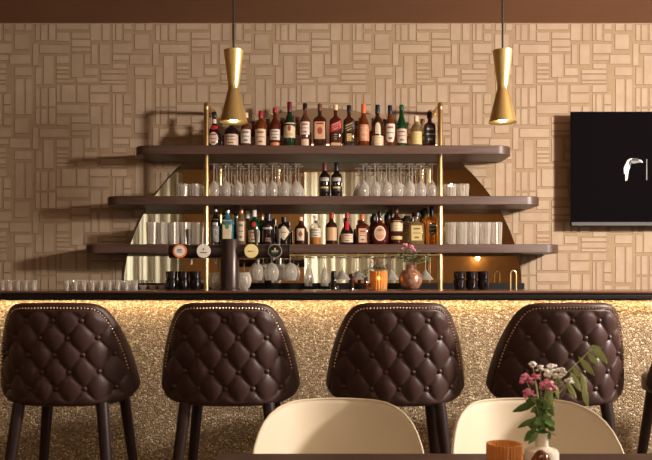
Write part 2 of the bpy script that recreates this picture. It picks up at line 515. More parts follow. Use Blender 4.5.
# glass rack below the lowest shelf
rk = thing('glass_rack', 'brass rail glass rack fixed under the lowest shelf', 'glass rack', (0, -.25, 1.359))
for i in range(17):
    x = -.70+i*.0925
    m = MB(); m.box(x-.012, x+.012, -.13, .15, -.017, -.013); m.box(x-.002, x+.002, -.13, .15, -.014, -.001)
    m.build('rack_rail', 'brass', rk, smooth=False)
MB().box(-.715, .795, -.136, -.13, -.017, -.010).build('front_rail', 'brass', rk, smooth=False)

# ================================================================== TV
ty = -.15
tx0 = (571-326)*5.55/F; tz1 = CH+(280-111.5)*5.55/F; tz0 = CH+(280-226)*5.55/F
tv = thing('television', 'large black wall-mounted television showing a white bird emblem', 'television', (tx0+.735, 0, tz0))
W2 = .735; HH = tz1-tz0
MB().box(-W2, W2, -.148, -.128, 0, HH).build('casing', 'black', tv, bevel=.003)
MB().box(-W2+.06, W2-.06, -.128, -.07, .05, HH-.05).build('rear_housing', 'black', tv, bevel=.01)
MB().box(-W2+.004, W2-.004, -.1525, -.148, .003, .027).build('bottom_trim', 'tvframe', tv, smooth=False)
MB().box(-W2+.004, W2-.004, -.151, -.1475, .030, HH-.004).build('screen', 'screen', tv, smooth=False)
MB().box(-.25, .25, -.07, -.004, .2, .65).build('wall_bracket', 'black', tv, smooth=False)


def tvp(pts): return [(((620+x/11.5)-326)*5.55/F-(tx0+.735), CH-((150+y/11.5)-280)*5.55/F-tz0) for x, y in pts]


body = [(42, 205), (62, 165), (82, 122), (105, 102), (135, 96), (146, 103), (120, 114), (104, 135), (102, 165), (117, 195), (100, 235), (95, 275), (88, 320), (80, 350), (60, 355), (60, 300), (62, 268), (45, 280)]
em = MB().prism_y(tvp(body), -.1522, -.1512, 0)
em.prism_y(tvp([(130, 122), (213, 120), (238, 142), (150, 158), (134, 152)]), -.1522, -.1512, 1)
em.prism_y(tvp([(143, 98), (215, 104), (220, 112), (143, 106)]), -.1522, -.1512, 1)
em.prism_y(tvp([(213, 112), (238, 113), (254, 126), (264, 145), (243, 144)]), -.1522, -.1512, 0)
em.prism_y(tvp([(128, 118), (136, 118), (124, 170), (112, 190), (118, 150)]), -.1522, -.1512, 1)
em.prism_y(tvp([(72, 240), (90, 236), (82, 256)]), -.1528, -.1520, 2)
em.build('bird_emblem', ['white', 'greyp', 'greyd'], tv, smooth=False)
MB().prism_y(tvp([(301, 105), (312, 105), (312, 345), (301, 345)]), -.1522, -.1512).build('emblem_divider', 'greyp', tv, smooth=False)


# ================================================================== PENDANT LAMPS
def pendant(px, lab):
    Z = 3.95; s = Z/F
    X = (px-326)*s; zb = CH+(280-122.5)*s; zt = CH+(280-50.8)*s; zw = CH+(280-87.5)*s
    t = thing('pendant_lamp', lab, 'pendant lamp', (X, CY+Z, zb))
    H = zt-zb; hw = zw-zb
    r0, rw, r1 = 13.9*s, 5.2*s, 9.9*s
    MB().lathe([(r0-.003, .001), (r0, 0), (rw+.001, hw-.006)], 40).build('lower_shade', 'brassd', t)
    MB().lathe([(rw+.0015, hw-.007), (rw+.0015, hw+.007)], 40).build('waist_ring', 'brass', t)
    MB().lathe([(rw+.0005, hw+.006), (r1, H), (r1-.003, H), (r1-.012, H-.006), (.004, H-.012)], 40).build('upper_shade', 'brassd', t)
    m = MB(); m.lathe([(r0-.003, .002), (rw-.003, hw-.02), (.001, hw-.02)], 40); m.f.pop(0)
    m.mi.pop(0); o = m.build('inner_lining', 'brassin', t)
    MB().sphere((0, 0, .052), .022, 14, 8).build('bulb', 'bulb', t)
    MB().lathe([(.013, .072), (.013, .13)], 12).build('bulb_socket', 'black', t)
    MB().tube([(0, 0, H-.02), (0, 0, 3.06-zb)], .0052, 8).build('cord', 'cord', t)
    MB().lathe([(.045, 3.055-zb), (.045, 3.079-zb)], 24).build('ceiling_rose', 'brassd', t)
    l = bpy.data.lights.new('pendant_bulb_light', 'POINT'); l.energy = 2.6; l.color = (1, .74, .42); l.shadow_soft_size = .02
    lo = bpy.data.objects.new('pendant_bulb_light', l); C.objects.link(lo); lo.location = (0, 0, .004); lo.parent = t


pendant(233.6, 'left hourglass brass pendant lamp hanging in front of the bottles')
pendant(502.6, 'right hourglass brass pendant lamp hanging near the television')

# wall lamp at the far end of the room, seen as a glow in the right of the mirror
p = (2.50, YB, 1.62)
t = thing('wall_lamp', 'small lamp whose glow shows in the mirror under the right end of the lowest shelf', 'wall lamp', p)
MB().box(-.05, .05, .002, .03, -.05, .06).build('wall_plate', 'brass', t, bevel=.004)
MB().lathe([(.066, -.07), (.07, -.07), (.07, .03), (.02, .05)], 20, (0, .11, 0)).build('lamp_shade', 'brassd', t)
MB().tube([(0, .03, 0), (0, .06, 0)], .008, 8).build('arm', 'brass', t)
MB().sphere((0, .11, .0), .02, 12, 8).build('bulb', 'bulb', t)
l = bpy.data.lights.new('wall_lamp_light', 'POINT'); l.energy = 2.2; l.color = (1, .7, .36); l.shadow_soft_size = .03
lo = bpy.data.objects.new('wall_lamp_light', l); C.objects.link(lo); lo.location = (0, .09, -.09); lo.parent = t

# ================================================================== BOTTLES
SHZ = [2.1016, 1.752, 1.419]


def prof_radius(prof, z):
    for (r0, z0), (r1, z1) in zip(prof, prof[1:]):
        if z0 <= z <= z1 and z1 > z0: return r0+(r1-r0)*(z-z0)/(z1-z0)
    return prof[-1][0]


def patch(prof, nexp, sy, zs, hwf, off, dz=0.0, xo=0.0):
    """sheet that hugs the front of a body: rows zs, half width hwf(z); dz tilts it"""
    mb = MB(); vs = []; fs = []
    K = 12
    for z in zs:
        hw = hwf(z)
        for k in range(K+1):
            u = xo+hw*(2*k/K-1)
            zz = z+dz*u
            r = prof_radius(prof, zz)+off
            a = -PI/2
            # march: choose x, then find y on the superellipse
            x = max(-r*.97, min(r*.97, u))
            y = -(max(0, 1-(abs(x)/r)**nexp))**(1/nexp)*r*sy
            vs.append((x, y-(0.0004 if sy < 1 else 0), zz))
    n = K+1
    for j in range(len(zs)-1):
        for k in range(K): fs.append((j*n+k, j*n+k+1, (j+1)*n+k+1, (j+1)*n+k))
    mb.add(vs, fs)
    return mb


def lin(a, b, n): return [a+(b-a)*i/n for i in range(n+1)]


KN = 0


def bottle(px, wpx, topy, si, shape, col, capc, labels, lab, Y=-.25, capf=.13, name='liquor_bottle', liquid=None, group=None, base=None, cat='bottle', rz=0, capw=1.0, rn=None):
    """labels: list of (kind, z0, z1, widthfraction, material, ink or None, extra)"""
    Z = Y-CY
    zs = SHZ[si] if base is None else base
    X = (px-326)*Z/F
    H = CH+(280-topy)*Z/F-zs
    r = wpx*Z/F/2
    t = thing(name, lab, cat, (X, Y, zs), rz, group)
    rn = rn or min(.0135, r*.45)
    sy = 1.0; nx = 2.0
    cz = H*(1-capf)
    if shape == 'std':      # tall straight sides, round shoulder, neck
        P = [(r*.93, 0), (r, .006), (r, H*.56), (r*.96, H*.61), (r*.78, H*.665), (rn*1.25, H*.735), (rn, H*.79), (rn, cz)]
    elif shape == 'slope':  # long sloping shoulders
        P = [(r*.93, 0), (r, .006), (r, H*.50), (r*.93, H*.56), (r*.70, H*.64), (rn*1.3, H*.74), (rn, H*.83), (rn, cz)]
    elif shape == 'squat':  # wide with short neck
        P = [(r*.92, 0), (r, .008), (r, H*.52), (r*.93, H*.62), (r*.68, H*.70), (rn*1.2, H*.76), (rn, H*.80), (rn, cz)]
    elif shape == 'square':
        P = [(r*.95, 0), (r, .004), (r, H*.62), (r*.93, H*.66), (r*.55, H*.71), (rn*1.1, H*.745), (rn, H*.78), (rn, cz)]; nx = 5
    elif shape == 'bell':   # pear / bell shaped
        P = [(r*.90, 0), (r, .012), (r*1.0, H*.30), (r*.94, H*.39), (r*.76, H*.49), (rn*1.8, H*.59), (rn*1.15, H*.69), (rn, H*.78), (rn, cz)]
    elif shape == 'disc':   # flattened round flask
        P = [(r*.55, 0), (r*.80, H*.05), (r*.96, H*.15), (r, H*.27), (r*.95, H*.40), (r*.78, H*.52), (r*.50, H*.61), (rn*1.2, H*.67), (rn, H*.72), (rn, cz)]; sy = .55; nx = 2.001
    elif shape == 'flat':   # wide flat rectangular
        P = [(r*.95, 0), (r, .004), (r, H*.60), (r*.88, H*.66), (r*.45, H*.72), (rn*1.1, H*.76), (rn, H*.78), (rn, cz)]; nx = 6; sy = .55
    elif shape == 'apoth':  # apothecary
        P = [(r*.93, 0), (r, .008), (r, H*.60), (r*.95, H*.68), (r*.75, H*.74), (rn*1.2, H*.78), (rn*1.1, H*.82), (rn*1.1, cz)]
    elif shape == 'wine':
        P = [(r*.93, 0), (r, .006), (r, H*.58), (r*.95, H*.63), (r*.6, H*.70), (rn*1.15, H*.75), (rn, H*.80), (rn, cz)]
    nf = (lambda z: nx if z < H*.67 else max(2.0, nx-(z-H*.67)/(H*.1)*(nx-2))) if nx > 2.1 else None
    # split coarse profile finer for roundness
    MB().lathe(P, 28, sy=1.0 if nx == 2 else sy, n=nx, nf=nf).build('glass_body', col, t, ang=60)
    if liquid:
        lm, lf = liquid
        LP = [(q*.93, z) for q, z in P if z < H*lf]
        LP = [(LP[0][0], .004)]+LP[1:]+[(prof_radius(P, H*lf)*.93, H*lf)]
        MB().lathe(LP, 24, sy=1.0 if nx == 2 else sy, n=nx, nf=nf).build('spirit', lm, t, ang=60)
    cr = rn*1.22*capw
    MB().lathe([(cr*.97, cz-.004 if capw <= 1 else cz), (cr, cz), (cr, H-.003), (cr*.9, H)], 18).build('cap', capc, t)
    for (kind, z0, z1, wf, lm, ink, ex) in labels:
        z0 *= H; z1 *= H; hw = r*wf; mid = (z0+z1)/2; hh = (z1-z0)/2; dz = 0
        if kind == 'rect': zz = lin(z0, z1, 3); hf = lambda z: hw
        elif kind == 'circ': zz = [mid-hh*math.cos(PI*i/12) for i in range(13)]; hf = lambda z: max(1e-4, hw*math.sqrt(max(0, 1-((z-mid)/hh)**2)))
        elif kind == 'dia': zz = lin(z0, z1, 8); hf = lambda z: max(1e-4, hw*(1-abs(z-mid)/hh))
        elif kind == 'arch': zz = lin(z0, z0+hh, 3)+[z0+hh+hh*math.sin(PI/2*i/8) for i in range(1, 9)]; hf = lambda z: hw if z <= z0+hh else max(1e-4, hw*math.sqrt(max(0, 1-((z-z0-hh)/hh)**2)))
        elif kind == 'diag': zz = lin(z0, z1, 3); hf = lambda z: hw; dz = .45
        elif kind == 'shield': zz = lin(z0, z1, 8); hf = lambda z: hw*(.55+.45*math.sqrt(max(0, min(1, (z-z0)/hh))))
        lo_ = patch(P, nx, sy, zz, hf, .0008+.0004*ex, dz).build('label', lm, t)
        if ink:
            ik = MB()
            nl = 3 if (z1-z0) > .04 else 2
            for q in range(nl):
                f = (q+.7)/(nl+.4)
                zc = z1-(z1-z0)*f; th = (z1-z0)*(.11 if q != 1 else .055)
                ww = hw*(.62 if q == 0 else .75 if q == 1 else .42)
                ww = min(ww, hf(zc)*.8)
                pp = patch(P, nx, sy, [zc-th/2, zc+th/2], lambda z: ww, .0018+.0004*ex, dz)
                ik.add(pp.v, pp.f)
            ik.build('label_print', ink, lo_)
    return t


A = 'bottle_amber'
# -- top shelf, left to right
bottle(214.3, 15, 112, 0, 'bell', 'bottle_dark', 'cap_black', [('circ', .07, .43, .62, 'paper_pink', 'ink_dark', 0), ('circ', .50, .62, .55, 'wax_seal', None, 0), ('rect', .68, .80, .3, 'paper_white', None, 0)], 'black pear-shaped bottle with a red seal over a round pink label, by the left rod')
bottle(231.5, 14.5, 119, 0, 'squat', 'bottle_dark', 'cap_black', [('rect', .10, .46, .95, 'paper_pink', 'ink_dark', 0)], 'black squat bottle with a pale pink label, right under the left pendant lamp')
bottle(246, 10.5, 113, 0, 'std', 'bottle_rose', 'cap_cream', [('rect', .14, .52, .92, 'paper_white', 'ink_dark', 0)], 'rose-red bottle with white label and dark heading, half behind the left pendant lamp')
bottle(260.8, 12.5, 111, 0, 'apoth', A, 'cap_red', [('rect', .08, .50, .85, 'paper_cream', 'ink_red', 0)], 'amber bottle with bright red cap and tall speckled cream label', capf=.18)
bottle(275, 11, 108, 0, 'std', 'bottle_red', 'cap_red', [('rect', .20, .46, .92, 'paper_white', 'ink_dark', 0), ('rect', .06, .14, .8, 'paper_orange', None, 0)], 'red-brown bottle with small red cap and a white label above an orange band', capf=.10)
bottle(289.5, 12, 102, 0, 'slope', 'bottle_darkgreen', 'cap_wine', [('rect', .22, .54, .96, 'paper_cream', None, 0), ('circ', .36, .48, .28, 'ink_red', None, 1), ('rect', .26, .32, .6, 'ink_gold', None, 1)], 'dark green bottle with wine-red top and a big plain cream label, top shelf', capf=.2)
bottle(305, 11, 103.5, 0, 'std', 'bottle_rose', 'cap_black', [('rect', .30, .58, .85, 'paper_white', 'ink_red', 0), ('rect', .05, .2, .7, 'paper_pink', None, 0)], 'clear reddish bottle with black cap and a white label above a pink one')
bottle(319.8, 13, 104, 0, 'square', 'bottle_brown', 'cap_brown', [('rect', .20, .58, .80, 'paper_peach', None, 0), ('circ', .30, .46, .4, 'ink_red', None, 1), ('rect', .52, .56, .6, 'paper_red', None, 1)], 'square-shouldered brown bottle with peach label and red roundel', capf=.14)
bottle(335.6, 12, 105, 0, 'square', 'bottle_red', 'cap_cream', [('diag', .40, .58, .95, 'paper_red', 'ink_light', 0), ('rect', .04, .12, .8, 'paper_peach', None, 0), ('rect', .17, .34, .4, 'paper_black', 'ink_gold', 0)], 'square whisky bottle with a slanted red label and cream stopper', capf=.11)
bottle(349, 11.5, 105.5, 0, 'square', 'bottle_brown', 'cap_black', [('diag', .38, .58, .95, 'paper_black', 'ink_gold', 0), ('rect', .16, .33, .4, 'ink_gold', 'ink_dark', 0), ('rect', .04, .10, .8, 'paper_black', None, 0)], 'square whisky bottle with a slanted black label and black cap')
bottle(363.5, 12, 104, 0, 'slope', A, 'cap_orange', [('rect', .16, .52, .90, 'paper_orange', 'ink_light', 0), ('circ', .30, .42, .3, 'paper_peach', None, 1)], 'amber bottle with tall orange cap and glowing orange label', capf=.20)
bottle(377.5, 12, 105, 0, 'std', 'bottle_brown', 'cap_navy', [('arch', .32, .58, .45, 'paper_cream', None, 0), ('rect', .06, .28, .97, 'paper_cream', 'ink_gold', 0)], 'dark amber bottle with navy cap, narrow arched label and wide cream base label', capf=.18)
bottle(390, 11, 105.5, 0, 'slope', A, 'cap_navy', [('shield', .14, .56, .85, 'paper_white', 'ink_red', 0)], 'slim amber bottle with navy cap and large white shield label', capf=.18)
bottle(401.5, 10.5, 105, 0, 'slope', 'bottle_green', 'cap_green', [('rect', .12, .44, .95, 'paper_pink', 'ink_dark', 0)], 'bright green bottle with a pale pink label low on its body', capf=.10)
bottle(416.2, 12, 116, 0, 'squat', 'bottle_pale', 'cap_cream', [('rect', .12, .50, .90, 'paper_yellow', 'ink_gold', 0)], 'short pale-gold bottle with cork top and yellow label', capf=.16)
bottle(429.5, 11.5, 112.5, 0, 'square', 'bottle_brown', 'cap_black', [('rect', .14, .62, .92, 'paper_black', 'ink_light', 0)], 'square dark whiskey bottle with black label and white lettering, beside the right rod', capf=.16, capw=1.15)
for i, (x, w_, ty_, c, s_, lb) in enumerate([(253.5, 11, 121, 'bottle_red', 'std', 'red-brown bottle in the back row behind the rose-red bottle'), (268, 11, 119, A, 'apoth', 'amber bottle in the back row between the two red-capped bottles'),
                                (282.5, 11, 118, 'bottle_red', 'std', 'dark red bottle in the back row left of the green bottle'), (297.5, 10, 117, 'bottle_pale', 'slope', 'pale bottle in the back row right of the green bottle'),
                                (357, 10, 121, 'bottle_pale', 'std', 'pale bottle in the back row left of the orange-capped bottle'), (422.5, 10, 119, 'bottle_pale', 'std', 'pale bottle in the back row left of the black-label whiskey')]):
    bottle(x, w_, ty_, 0, s_, c, 'cap_brown', [('rect', .15, .45, .9, 'paper_cream', None, 0)], lb, Y=-.12)

# -- wine bottles on the middle shelf
bottle(324.6, 11, 162.5, 1, 'wine', 'bottle_dark', 'cap_wine', [('rect', .18, .30, .8, 'paper_black', None, 0), ('rect', .46, .56, .8, 'ink_light', 'ink_dark', 0), ('rect', .26, .31, .7, 'ink_gold', None, 1)], 'black wine bottle with wine-red top on the middle shelf', name='wine_bottle', capf=.22)
bottle(336.6, 11, 162.5, 1, 'wine', 'bottle_dark', 'cap_black', [('rect', .18, .30, .8, 'paper_black', None, 0), ('rect', .46, .56, .8, 'ink_light', 'ink_dark', 0), ('rect', .26, .31, .7, 'ink_gold', None, 1)], 'black wine bottle with black top on the middle shelf, right one of the pair', name='wine_bottle', capf=.22)

# -- lowest shelf
bottle(215.5, 9.5, 206, 2, 'std', 'bottle_dark', 'cap_silver', [('rect', .08, .66, .85, 'greyp', 'ink_light', 0)], 'slim black bottle covered in silver lettering, just right of the left rod')
bottle(227.7, 12, 208, 2, 'square', 'bblue', 'cap_silver', [('rect', .12, .66, .72, 'paper_cream', None, 0), ('circ', .42, .58, .34, 'ink_green', None, 1), ('rect', .60, .63, .5, 'ink_dark', None, 1)], 'sky-blue square gin bottle with tall cream label, above the beer column', capf=.12)
bottle(241.3, 9.5, 206, 2, 'std', 'bottle_pale', 'cap_copper', [('rect', .10, .60, .70, 'paper_pink', 'ink_green', 0)], 'pale green-gold bottle with copper-pink cap right of the blue gin', capf=.18)
bottle(254.3, 12.5, 210, 2, 'squat', 'bottle_green', 'cap_white', [('rect', .08, .42, .90, 'paper_cream', 'ink_red', 0), ('circ', .50, .66, .36, 'wax_seal', None, 0)], 'green gin bottle with white cap and a red seal', capf=.18)
bottle(268, 13.5, 214, 2, 'apoth', 'bottle_dark', 'cap_black', [('rect', .50, .56, .7, 'ink_light', None, 0), ('rect', .10, .24, .4, 'cap_brown', 'ink_light', 0)], 'broad black bottle with wide black screw cap on the lowest shelf', capf=.22, capw=1.7)
bottle(284, 12.5, 217, 2, 'apoth', 'bottle_dark', 'cap_black', [('dia', .16, .72, 1.02, 'paper_cream', None, 0), ('rect', .43, .46, .4, 'ink_dark', None, 1)], 'black apothecary bottle with a cream diamond label', capf=.18, capw=1.3)
bottle(300.7, 12, 217, 2, 'std', 'bottle_brown', 'cap_cream', [('rect', .16, .58, .62, 'paper_cream', None, 0), ('dia', .26, .5, .4, 'ink_red', None, 1)], 'brown bottle with cream cork and square cream label', capf=.12)
bottle(315.5, 12, 215.5, 2, 'squat', 'bclear', 'cap_white', [('rect', .26, .56, .90, 'paper_white', 'ink_dark', 0)], 'clear round-shouldered bottle with a white label and amber spirit below', capf=.08, liquid=('liquidamber', .5))
bottle(331.5, 12.5, 213, 2, 'std', 'bottle_brown', 'cap_red', [('rect', .14, .54, .84, 'paper_peach', 'ink_gold', 0)], 'dark bottle with red capsule and peach label', capf=.14)
bottle(347, 13.8, 213, 2, 'bell', 'bottle_dark', 'cap_red', [('rect', .08, .34, .85, 'paper_cream', 'ink_red', 0), ('rect', .46, .75, .28, 'wax_seal', None, 0)], 'bell-shaped black bottle with a long red neck ribbon', capf=.14)
bottle(362.3, 12.8, 215, 2, 'square', 'bottle_red', 'cap_orange', [('rect', .08, .54, .62, 'paper_peach', 'ink_red', 0), ('rect', .12, .36, .35, 'paper_white', None, 1)], 'square red-brown bottle with orange cap and pale panel label', capf=.14)
bottle(379.7, 19, 211, 2, 'disc', 'bottle_red', 'cap_black', [('circ', .12, .56, .60, 'paper_white', None, 0), ('circ', .16, .52, .48, 'paper_orange', None, 1), ('rect', .30, .37, .40, 'ink_light', None, 3), ('circ', .40, .47, .25, 'ink_green', None, 2)], 'round red flask with a ringed orange disc label', capf=.15)
bottle(396.3, 13, 207, 2, 'squat', 'bottle_brown', 'cap_brown', [('rect', .36, .64, .90, 'paper_cream', 'ink_gold', 0), ('rect', .14, .23, .85, 'ink_gold', None, 0)], 'stout dark brown bottle with a cream label above a gold band', capf=.14)
bottle(416.2, 15.5, 213, 2, 'flat', 'bottle_pale', 'cap_black', [('rect', .14, .60, .68, 'paper_yellow', 'ink_dark', 0)], 'wide square decanter bottle with broad black cap and buff label', capf=.12, capw=2.0, liquid=None)
bottle(431.7, 12.5, 206, 2, 'square', 'bottle_gold', 'cap_black', [('circ', .24, .56, .62, 'paper_black', 'ink_light', 0)], 'glowing gold bottle with long black cap and black round label, by the right rod', capf=.27)
bottle(407, 10, 216, 2, 'std', 'bottle_pale', 'cap_black', [('rect', .1, .4, .9, 'paper_yellow', None, 0)], 'clear bottle with black cap in the back row left of the square decanter', Y=-.12, capf=.12, capw=1.5)
bottle(374, 9, 214, 2, 'std', 'bottle_brown', 'cap_black', [], 'dark bottle behind the round red flask', Y=-.12, capf=.2)
bottle(388.5, 9, 212, 2, 'std', 'bottle_brown', 'cap_black', [], 'dark bottle in the back row between the round flask and the stout brown bottle', Y=-.12, capf=.2)
bottle(247.5, 9, 211, 2, 'std', 'bottle_pale', 'cap_white', [], 'clear bottle in the back row left of the green gin bottle', Y=-.12, capf=.2)
bottle(262, 9, 213, 2, 'std', 'bottle_green', 'cap_copper', [], 'green bottle in the back row right of the green gin bottle', Y=-.12, capf=.2)
bottle(425.3, 8, 206.5, 2, 'slope', 'bottle_gold', 'cap_black', [], 'slim gold bottle in the back row left of the gold bottle', Y=-.12, capf=.3)
bottle(334, 9, 271, 2, 'std', 'bottle_dark', 'cap_black', [], 'dark bottle standing on the back counter between flute and martini glasses', base=.95, Y=-.45, capf=.2)
bottle(352.3, 6, 273.5, 2, 'slope', 'bottle_brown', 'cap_wine', [], 'small dark red bottle on the back counter behind the martini glasses', base=.95, Y=-.22, capf=.25)


# ================================================================== GLASSES
def glassware(name, P, seg=20, mat_='glass', rib=None, flip=False, inner=None, lab='', cat='glass', group=None, part='bowl', smooth=True, stem=None):
    t = thing(name, lab, cat, (0, 0, 0), 0, group)
    H = max(z for r, z in P)
    f = (lambda q: [(r, H-z) for r, z in q][::-1]) if flip else (lambda q: q)
    MB().lathe(f(P), seg, rib=rib).build(part, mat_, t, smooth=smooth)
    return t


def open_prof(outer, th):
    """outer: (r,z) from outside foot up to the rim; returns an outer+inner wall profile"""
    inn = [(max(r-th, .0008), z) for r, z in outer[::-1]]
    return outer+inn


def stemware(name, bowl, stem_h, foot_r, lab, group, flip, th=.0015):
    """bowl: (r,z) from bottom of bowl to rim relative to bowl base; parts: bowl, stem, foot"""
    t = thing(name, lab, 'glass', (0, 0, 0), 0, group)
    H = stem_h+bowl[-1][1]
    g = (lambda q: [(r, H-z) for r, z in q]) if flip else (lambda q: q)
    inner = [(max(r-th, .0006), z+(.003 if i == 0 else 0)) for i, (r, z) in enumerate(bowl)][::-1]
    m = MB(); m.lathe(g([(r, z+stem_h) for r, z in bowl+inner]), 22); 
    m.build('bowl', 'glass', t)
    MB().lathe(g([(.0032, .004), (.0028, stem_h*.5), (.0032, stem_h*.9), (.006, stem_h+.002)]), 10).build('stem', 'glass', t)
    MB().lathe(g([(foot_r, 0), (foot_r, .0015), (foot_r*.5, .003), (.004, .007)]), 22).build('foot', 'glass', t)
    return t


def tulip(): return [(.005, 0), (.013, .012), (.027, .032), (.038, .056), (.0405, .077), (.037, .100), (.031, .118)]


w0 = stemware('wine_glass', tulip(), .115, .034, '', 'upturned wine glasses on the middle shelf', True)
first = True


def place_row(proto, xs, zs, Y, labf, used, rz=0):
    for i, px in enumerate(xs):
        Z = Y-CY
        loc = ((px-326)*Z/F, Y, zs)
        lb = labf(i)
        if not used[0]:
            proto.location = loc; proto['label'] = lb; used[0] = True
        else:
            dup(proto, None, loc, R.uniform(0, 3), lb)


LX = [213.9+11.7*i for i in range(8)]
RX = [363.7+11.4*i for i in range(7)]
u = [False]
place_row(w0, LX, 1.752, -.31, lambda i: f'{ORD[i]} upturned wine glass from the left rod, front row on the middle shelf', u)
place_row(w0, RX, 1.752, -.31, lambda i: f'{ORD[i]} upturned wine glass right of the two wine bottles, front row on the middle shelf', u)
place_row(w0, [x+3 for x in LX], 1.752, -.21, lambda i: f'{ORD[i]} upturned wine glass from the left rod, middle row on the middle shelf', u)
place_row(w0, [x+3 for x in RX[:-1]], 1.752, -.21, lambda i: f'{ORD[i]} upturned wine glass right of the two wine bottles, middle row on the middle shelf', u)
place_row(w0, [x+6 for x in LX[:-1]], 1.752, -.11, lambda i: f'{ORD[i]} upturned wine glass from the left rod, back row on the middle shelf', u)
place_row(w0, [x-5 for x in RX], 1.752, -.11, lambda i: f'{ORD[i]} upturned wine glass right of the two wine bottles, back row on the middle shelf', u)


def tumbler(name, r0, r1, h, lab, group, seg=24):
    t = thing(name, lab, 'glass', (0, 0, 0), 0, group)
    m = MB(); m.lathe([(r0*.95, 0), (r0, .004), (r0+(r1-r0)*.5, h*.5), (r1*1.0, h*.8), (r1, h), (r1-.002, h), (r0-.002, .012), (.001, .012)], seg, rib=.035)
    m.build('glass_wall', 'cut', t, smooth=False)
    MB().lathe([(r0*.92, 0), (r0*.92, .010)], seg).build('thick_base', 'cut', t)
    return t


h0 = tumbler('highball_glass', .034, .0385, .158, '', 'cut highball glasses on the lowest shelf')
u = [False]
HL = [151.8+11.4*i for i in range(5)]; HR = [450.5+11.5*i for i in range(5)]
place_row(h0, HL, 1.419, -.30, lambda i: f'{ORD[i]} cut highball glass from the left, left end of the lowest shelf', u)
place_row(h0, HR, 1.419, -.30, lambda i: f'{ORD[i]} cut highball glass from the right rod, right end of the lowest shelf', u)
place_row(h0, [x+4 for x in HL[:4]], 1.419, -.19, lambda i: f'cut highball glass behind the {ORD[i]} and {ORD[i+1]} of the left row, lowest shelf', u)
place_row(h0, [x+4 for x in HR[:4]], 1.419, -.19, lambda i: f'cut highball glass behind the {ORD[i]} and {ORD[i+1]} of the right row, lowest shelf', u)
t0 = tumbler('tumbler', .038, .043, .093, '', 'cut tumblers on the middle shelf')
u = [False]
place_row(t0, [182.6, 195.6], 1.752, -.30, lambda i: ['cut tumbler at the left end of the middle shelf, left one', 'cut tumbler on the middle shelf next to the left rod'][i], u)
place_row(t0, [450, 462.8], 1.752, -.30, lambda i: ['cut tumbler on the middle shelf next to the right rod', 'cut tumbler at the right end of the middle shelf, right one'][i], u)
place_row(t0, [186, 198], 1.752, -.19, lambda i: ['cut tumbler in the back row at the left end of the middle shelf', 'cut tumbler in the back row by the left rod, middle shelf'][i], u)
place_row(t0, [446.5, 459], 1.752, -.19, lambda i: ['cut tumbler in the back row by the right rod, middle shelf', 'cut tumbler in the back row at the right end of the middle shelf'][i], u)

# hanging from the rack
HZ = 1.349     # underside of the feet rests on the rails
fl = stemware('champagne_flute', [(.004, 0), (.016, .02), (.026, .06), (.029, .10), (.026, .135)], .085, .033, 'left champagne flute hanging upside down under the lowest shelf', 'flutes hanging under the lowest shelf', True)
flH = .22
fl.location = ((308.3-326)*5.4/F, -.30, HZ-flH)
dup(fl, None, ((324.6-326)*5.4/F, -.30, HZ-flH), None, 'right champagne flute hanging upside down beside the dark bottle')
ma = stemware('martini_glass', [(.003, 0), (.030, .035), (.058, .070)], .105, .036, '', 'martini glasses hanging under the lowest shelf', True)
u = [False]
place_row(ma, [342.4, 359.5, 391.3, 425.5], HZ-.175, -.30, lambda i: ['hanging martini glass right of the dark bottle', 'hanging martini glass just left of the amber candle glass', 'hanging martini glass between candle glass and round flower vase', 'hanging martini glass right of the round flower vase'][i], u)
bal = [(.004, 0), (.028, .012), (.045, .038), (.051, .066), (.048, .095), (.038, .125)]
ba = stemware('balloon_glass', bal, .055, .036, '', 'balloon glasses under the lowest shelf', True)
u = [False]
place_row(ba, [256.4, 271.5, 290.2], HZ-.18, -.30, lambda i: ['hanging balloon glass nearest the beer column', 'hanging balloon glass in the middle, under the black tap badge', 'hanging balloon glass right of the beer tap bar'][i], u)
place_row(ba, [263.5, 281], HZ-.18, -.18, lambda i: ['balloon glass hanging behind, between the first and second from the beer column', 'balloon glass hanging behind, between the second and third from the beer column'][i], u)
for x, lb in ((216, 'stemless round glass on the bar just left of the beer column'), (243.5, 'stemless round glass on the bar just right of the beer column')):
    t = thing('round_tumbler', lb, 'glass', ((x-326)*4.28/F, CY+4.28, 1.1202))
    P = [(.022, 0), (.036, .015), (.044, .042), (.043, .065), (.034, .092)]
    MB().lathe(P+[(max(r-.0016, .001), z+.002) for r, z in P[::-1]], 22).build('bowl', 'glass', t)

# small glasses on the bar, far left
s0 = thing('shot_glass', '', 'glass', group='small glasses on the left of the bar top')
MB().lathe([(.016, 0), (.0195, .046), (.0215, .050), (.0225, .050), (.0215, .046), (.018, .004), (.0175, 0)][:3]+[(.0195, .050), (.0145, .008), (.001, .008)], 14).build('glass_wall', 'glass', s0)
MB().lathe([(.0155, 0), (.0158, .007)], 14).build('thick_base', 'cut', s0)
u = [False]
place_row(s0, [2.5, 10, 17.8, 25.5, 33.3], 1.1202, -1.46, lambda i: f'{ORD[i]} small glass from the picture\'s left edge, far left of the bar top', u)
place_row(s0, [66.5+8.5*i for i in range(9)], 1.1202, -1.46, lambda i: f'{ORD[i]} small glass in the packed row left of the beer tap, front row', u)
place_row(s0, [70.5+8.5*i for i in range(8)], 1.1202, -1.405, lambda i: f'{ORD[i]} small glass in the packed row left of the beer tap, back row', u)
d0 = thing('glass_dish', '', 'dish', group='low glass dishes on the bar')
MB().lathe([(.014, 0), (.023, .020), (.0245, .024), (.023, .024), (.012, .004), (.001, .004)], 16, rib=.04).build('dish_wall', 'cut', d0, smooth=False)
u = [False]
place_row(d0, [143.5, 152.6, 161.5], 1.1202, -1.44, lambda i: ['low glass dish next to the packed row of small glasses', 'low glass dish in the middle, between small glasses and black cups', 'low glass dish touching the black cups left of the beer tap'][i], u)


